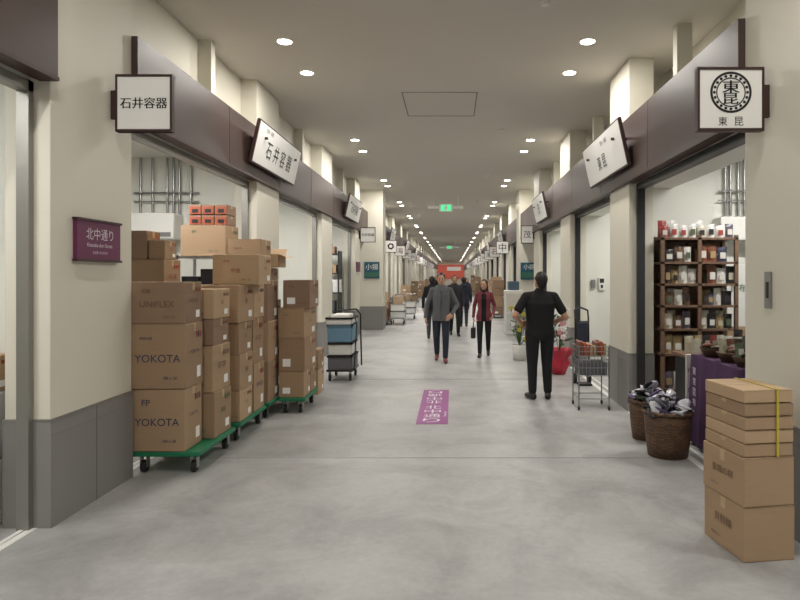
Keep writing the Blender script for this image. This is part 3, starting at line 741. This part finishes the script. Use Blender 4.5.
# ------------------------------------------------------------ people
def M3(ax,ang): return Matrix.Rotation(ang,3,ax)
def person(name,x,y,rz,h,C,pose,vox=.012,build=1.0,short=False,jacket=False,openf=False,longhair=False,headyaw=0,headpitch=0,bag=False,waist=.93):
    pr=[]
    labs=['skin','hair','top','inner','pants','shoe']
    def cap(a,b_,ra,rb,l): pr.append(('c',Vector(a),Vector(b_),ra,rb,l))
    def ell(c,r,l,R=None): pr.append(('e',Vector(c),r,R or Matrix.Identity(3),l))
    fe=longhair
    bw=build
    if fe: rings=[(.78,.13,.10),(.86,.165*bw,.12),(.93,.168*bw,.118),(1.06,.135*bw,.095),(1.18,.145*bw,.108),(1.28,.155*bw,.12),(1.37,.150*bw,.095),(1.43,.09,.07),(1.47,.05,.05)]
    elif jacket: rings=[(.78,.155*bw,.118),(.80,.168*bw,.13),(.90,.175*bw,.135),(1.02,.162*bw,.125),(1.15,.168*bw,.125),(1.28,.182*bw,.13),(1.37,.165*bw,.108),(1.43,.10,.085),(1.48,.06,.06)]
    else: rings=[(.80,.13,.10),(.86,.160*bw,.115),(.93,.165*bw,.122),(1.02,.160*bw,.122),(1.15,.168*bw,.125),(1.28,.182*bw,.125),(1.37,.170*bw,.10),(1.43,.10,.08),(1.48,.055,.055)]
    cap((0,.012,1.40),(0,-.004,1.52),.056 if not fe else .046,.052 if not fe else .043,'skin')
    HR=M3('Z',headyaw)@M3('X',headpitch); piv=Vector((0,0,1.50))
    def H(p): return piv+HR@(Vector(p)-piv)
    ell(H((0,-.004,1.588)),(.075,.093,.110),'skin',HR); ell(H((0,-.036,1.525)),(.050,.055,.044),'skin',HR)
    ell(H((0,-.070,1.545)),(.036,.024,.03),'skin',HR)
    cap(H((0,-.092,1.600)),H((0,-.112,1.566)),.009,.013,'skin')
    cap(H((-.03,-.080,1.618)),H((.03,-.080,1.618)),.011,.011,'skin')
    for s in(-1,1): ell(H((s*.078,.006,1.578)),(.011,.019,.030),'skin',HR)
    ell(H((0,.020,1.613)),(.086,.095,.105),'hair',HR); ell(H((0,.045,1.56)),(.070,.060,.075),'hair',HR)
    if fe:
        ell(H((0,.04,1.52)),(.088,.065,.12),'hair',HR)
        for s in(-1,1): cap(H((s*.074,.0,1.60)),H((s*.078,.005,1.43)),.022,.018,'hair')
    if jacket:
        cap((-.07,.05,1.44),(.07,.05,1.44),.042,.042,'top'); cap((-.085,.02,1.43),(-.03,-.075,1.40),.03,.02,'top'); cap((.085,.02,1.43),(.03,-.075,1.40),.03,.02,'top'); ell((0,.10,1.39),(.10,.05,.07),'top')
    sw=(.17 if not fe else .145)*bw
    for s,key in((1,'L'),(-1,'R')):
        e,wv,hd,nn,curl=pose[key]; sh=Vector((s*sw,0.005,1.375)); e=Vector(e);wv=Vector(wv)
        rr=1.0 if not fe else .85
        cap((s*.08,0,1.39),sh,.06*rr,.062*rr,'top')
        if short:
            mid=sh.lerp(e,.68); cap(sh,mid,.062*rr,.062*rr,'top'); cap(sh,e,.046,.043,'skin'); cap(e,wv,.042,.027,'skin')
        else:
            cap(sh,e,.060*rr,.050*rr,'top'); cap(e,wv,.050*rr,.036*rr,'top'); cap(e.lerp(wv,.8),wv,.034,.038*rr,'top')
        d=Vector(hd).normalized(); n=Vector(nn); n=(n-d*n.dot(d)).normalized(); sd=d.cross(n)
        hs=1.0 if not fe else .88
        for i,(of,L) in enumerate(((-.030,.060),(-.010,.075),(.011,.082),(.031,.074))):
            kk=wv+d*(.092*hs)+sd*(of*hs)
            cap(wv+sd*(of*.5*hs),kk,.017*hs,.013*hs,'skin')
            d1=(d*math.cos(curl)+n*math.sin(curl)); d2=(d*math.cos(curl*2.1)+n*math.sin(curl*2.1))
            m1=kk+d1*(L*.5*hs); cap(kk,m1,.0105*hs,.0098*hs,'skin'); cap(m1,m1+d2*(L*.48*hs),.0098*hs,.0085*hs,'skin')
        tb=wv+d*.028+sd*.024; t1=tb+(d*.55+sd*.6+n*.35).normalized()*.04; cap(tb,t1,.015*hs,.012*hs,'skin'); cap(t1,t1+(d*.85+sd*.15+n*.4).normalized()*.034,.0115*hs,.0095*hs,'skin')
    for s,key in((1,'LL'),(-1,'RL')):
        kn,an,toe=pose[key]; hp=Vector((s*.088*bw,0,.90)); kn=Vector(kn);an=Vector(an)
        lr=(1.0 if not fe else .9)*(.5+.5*bw)
        cap(hp,kn,.098*lr,.070*lr,'pants'); cap(kn,an+Vector((0,0,.03)),.068*lr,.052*lr,'pants')
        td=Vector(toe).normalized(); base=Vector((an.x,an.y,an.z-.045))
        cap(base-td*.035,base+td*.08,.043,.043,'shoe'); cap(base+td*.08,base+td*.165+Vector((0,0,-.010)),.043,.032,'shoe')
        cap(base-td*.03,an,.04,.042,'shoe')
    sc=h/1.70
    b=B(); dm=M_white
    def capmesh(a,c,ra,rb):
        d=(c-a); L=d.length
        if L<1e-5: b.ell(a,(ra,ra,ra),dm,12,8); return
        d/=L; u=d.orthogonal().normalized(); v=d.cross(u); n=14; vs=[];k=4
        rows=[(a-d*ra*math.cos(math.pi/2*i/k),ra*math.sin(math.pi/2*i/k)) for i in range(1,k+1)]+[(c+d*rb*math.sin(math.pi/2*i/k),rb*math.cos(math.pi/2*i/k)) for i in range(0,k)]
        for p,r in rows:
            for i in range(n): t=2*math.pi*i/n; vs.append(p+u*(math.cos(t)*r)+v*(math.sin(t)*r))
        vs.append(a-d*ra);vs.append(c+d*rb); T=len(vs)-2; R=len(rows)
        fs=[(j*n+i,j*n+(i+1)%n,(j+1)*n+(i+1)%n,(j+1)*n+i) for j in range(R-1) for i in range(n)]
        fs+=[(T,(i+1)%n,i) for i in range(n)]+[(T+1,(R-1)*n+i,(R-1)*n+(i+1)%n) for i in range(n)]
        b.add(vs,fs,dm)
    for p in pr:
        if p[0]=='c': capmesh(p[1],p[2],p[3],p[4])
        else: b.ell(p[1],p[2],dm,16,12,R=p[3])
    n=28; vs=[]
    for z,rx,ry in rings:
        for i in range(n):
            t=2*math.pi*i/n; c_,s_=math.cos(t),math.sin(t); q=2.4
            vs.append((rx*math.copysign(abs(c_)**(2/q),c_),ry*math.copysign(abs(s_)**(2/q),s_),z))
    fs=[(j*n+i,j*n+(i+1)%n,(j+1)*n+(i+1)%n,(j+1)*n+i) for j in range(len(rings)-1) for i in range(n)]
    fs+=[tuple(range(n))[::-1],tuple(range((len(rings)-1)*n,len(rings)*n))]
    b.add(vs,fs,dm)
    me=bpy.data.meshes.new('tmp'); me.from_pydata([tuple(v) for v in b.v],[],b.f); me.update()
    bm=bmesh.new(); bm.from_mesh(me); bmesh.ops.recalc_face_normals(bm,faces=bm.faces); bm.to_mesh(me); bm.free()
    o=bpy.data.objects.new('tmp',me); scn.collection.objects.link(o)
    r=o.modifiers.new('r','REMESH'); r.mode='VOXEL'; r.voxel_size=vox
    sm=o.modifiers.new('s','SMOOTH'); sm.factor=.5; sm.iterations=3
    bpy.context.view_layer.update()
    me2=bpy.data.meshes.new_from_object(o.evaluated_get(bpy.context.evaluated_depsgraph_get()))
    bpy.data.objects.remove(o); bpy.data.meshes.remove(me)
    nf=len(me2.polygons); ce=np.zeros(nf*3); me2.polygons.foreach_get('center',ce); ce=ce.reshape(-1,3)
    zz=ce[:,2]; rzs=[r_[0] for r_ in rings]
    rx=np.interp(zz,rzs,[r_[1] for r_ in rings]); ry=np.interp(zz,rzs,[r_[2] for r_ in rings])
    dd=(np.sqrt((ce[:,0]/rx)**2+(ce[:,1]/ry)**2)-1)*np.minimum(rx,ry)
    dd=np.where((zz<rzs[0]-.01)|(zz>rzs[-1]+.01),1e9,dd)
    hem=.79 if jacket else waist
    tl=np.where(zz<hem,4,2)
    if openf: tl=np.where((ce[:,1]<-.03)&(np.abs(ce[:,0])<.055)&(zz>=hem),3,tl)
    best=dd.copy(); lab=tl.copy()
    for p in pr:
        if p[0]=='c':
            a=np.array(p[1]);c=np.array(p[2]);ab=c-a;L2=max(ab.dot(ab),1e-9)
            t=np.clip(((ce-a)@ab)/L2,0,1); d=np.linalg.norm(ce-(a+t[:,None]*ab),axis=1)-(p[3]+(p[4]-p[3])*t); l=labs.index(p[5])
        else:
            R=np.array(p[3]); q=(ce-np.array(p[1]))@R; d=(np.sqrt(((q/np.array(p[2]))**2).sum(1))-1)*min(p[2]); l=labs.index(p[4])
        if l==4: d=np.where(zz>hem,1e8,d)
        k=d<best; best=np.where(k,d,best); lab=np.where(k,l,lab)
    for L in labs: me2.materials.append(C[L])
    me2.polygons.foreach_set('material_index',lab.astype('i')); me2.polygons.foreach_set('use_smooth',[True]*nf)
    d=B()
    for s in(-1,1):
        d.ell(H((s*.031,-.085,1.594)),(.014,.008,.008),M_eyew,10,6,R=HR); d.ell(H((s*.031,-.0925,1.594)),(.007,.003,.0075),M_ink,8,6,R=HR)
        d.ell(H((s*.032,-.0905,1.618)),(.020,.005,.004),C['hair'],8,5,R=HR)
    d.ell(H((0,-.0925,1.537)),(.022,.006,.006),M_lip,10,6,R=HR)
    if jacket and not openf:
        d.box(-.004,.004,-.135,-.128,.82,1.38,M_dark)
    if bag:
        wv=Vector(pose['R'][1])+Vector(pose['R'][2]).normalized()*.11
        d.box(wv.x-.05,wv.x+.05,wv.y-.13,wv.y+.13,wv.z-.36,wv.z-.12,M_black,bev=.02)
        d.tube([wv+Vector((0,-.08,-.14)),wv+Vector((0,-.03,0)),wv+Vector((0,.03,0)),wv+Vector((0,.08,-.14))],.008,M_black,6)
    bm=bmesh.new(); bm.from_mesh(me2)
    off=len(labs)
    base=[bm.verts.new(v) for v in d.v]; 
    for mm in d.mats: me2.materials.append(mm)
    for f,mi,sf in zip(d.f,d.m,d.sm):
        try: ff=bm.faces.new([base[i] for i in f]); ff.material_index=off+mi; ff.smooth=sf
        except ValueError: pass
    bm.to_mesh(me2); bm.free(); me2.name=name
    mz=min(v.co.z for v in me2.vertices)
    for v in me2.vertices: v.co.z-=mz
    ob=bpy.data.objects.new(name,me2); scn.collection.objects.link(ob)
    ob.location=(x,y,.002); ob.rotation_euler=(0,0,rz); ob.scale=(sc,sc,sc)
    return ob
M_eyew=mat('eye_white',(225,222,216),.3); M_lip=mat('lip',(150,84,76),.5)
SK=mat('skin_tone',(190,146,120),.5,bump=.02); HAIR=mat('black_hair',(28,24,24),.5,bump=.4,bscale=90,var=.3)
def cm(n,c): return mat('cloth_'+n,c,.9,var=.14,scale=5,bump=.6,bscale=9)
blk=cm('black',(20,20,24)); blk2=cm('black2',(26,27,31)); gry=cm('grey',(96,98,100)); jean=cm('jeans',(36,42,56)); crim=cm('crimson',(118,54,62)); navy=cm('navy',(36,40,54)); char=cm('charcoal',(52,52,56))
shoeb=mat('shoe_black',(22,20,20),.4); shoer=mat('shoe_red',(110,52,52),.5)
def Cc(top,pants,shoe,inner=None,hair=None): return dict(skin=SK,hair=hair or HAIR,top=top,inner=inner or blk,pants=pants,shoe=shoe)
std_leg=dict(LL=((.10,-.02,.49),(.105,.01,.09),(.25,-1,0)),RL=((-.10,-.02,.49),(-.105,.01,.09),(-.25,-1,0)))
hang=lambda s:((s*.235,.03,1.10),(s*.245,-.04,.86),(0,-.1,-1),(-s,0,0),.35)
walk=dict(LL=((.09,-.14,.50),(.085,-.20,.09),(.08,-1,0)),RL=((-.09,-.01,.49),(-.085,.17,.12),(-.05,-1,-.15)))
walk2=dict(LL=((.09,-.02,.49),(.085,.16,.12),(.05,-1,-.15)),RL=((-.09,-.14,.50),(-.085,-.19,.09),(-.08,-1,0)))
person('standing_man',1.18,8.32,math.pi+.12,1.70,Cc(blk,blk2,shoeb),dict(L=((.35,.04,1.13),(.235,-.13,1.02),(-.9,-.35,-.1),(0,1,-.2),.5),R=((-.34,.05,1.10),(-.19,-.14,1.00),(.9,-.35,-.1),(0,1,-.2),.5),**std_leg),vox=.0062,build=1.14,short=True,headyaw=.35,headpitch=-.1)
person('walking_man',-.21,12.0,0,1.70,Cc(gry,jean,shoer),dict(L=((.31,.08,1.09),(.215,-.08,.93),(-.6,-.5,-.6),(-.3,.6,-.5),.5),R=((-.27,.02,1.10),(-.30,-.06,.86),(0,-.15,-1),(1,0,0),.4),**walk),vox=.0062,build=.98,jacket=True,headpitch=.12)
person('walking_woman',.66,12.75,-.1,1.57,Cc(crim,blk2,shoeb,inner=blk),dict(L=((.235,.06,1.12),(.20,-.12,.93),(-.2,-.6,-.7),(-1,0,0),.5),R=((-.22,.05,1.12),(-.235,-.06,.88),(0,-.1,-1),(1,0,0),.9),**walk2),vox=.0062,jacket=True,openf=True,longhair=True,bag=True,headyaw=-.3)
person('walking_visitor',.07,17.2,.1,1.66,Cc(char,blk2,shoeb),dict(L=hang(1),R=hang(-1),**walk),vox=.012,jacket=True,build=.95)
person('walking_visitor',-.52,16.2,math.pi,1.64,Cc(blk2,char,shoeb),dict(L=hang(1),R=hang(-1),**walk2),vox=.012,jacket=True,build=.95)
person('walking_visitor',.38,20.0,math.pi,1.62,Cc(navy,jean,shoeb),dict(L=hang(1),R=hang(-1),**walk),vox=.012,jacket=True,build=.95)
person('walking_visitor',.75,31,0,1.55,Cc(navy,char,shoeb),dict(L=hang(1),R=hang(-1),**walk),vox=.016,jacket=True,longhair=True)
person('walking_visitor',-.9,36,0,1.65,Cc(blk,blk2,shoeb),dict(L=hang(1),R=hang(-1),**walk),vox=.016,jacket=True)

# ------------------------------------------------------------ camera
cd=bpy.data.cameras.new('camera'); cd.sensor_width=36; cd.lens=F/800*36; cd.shift_x=-52/800; cd.shift_y=-24/800; cd.clip_end=300
co=bpy.data.objects.new('camera',cd); co.location=(0,0,HC); co.rotation_euler=(math.pi/2,0,0); scn.collection.objects.link(co); scn.camera=co
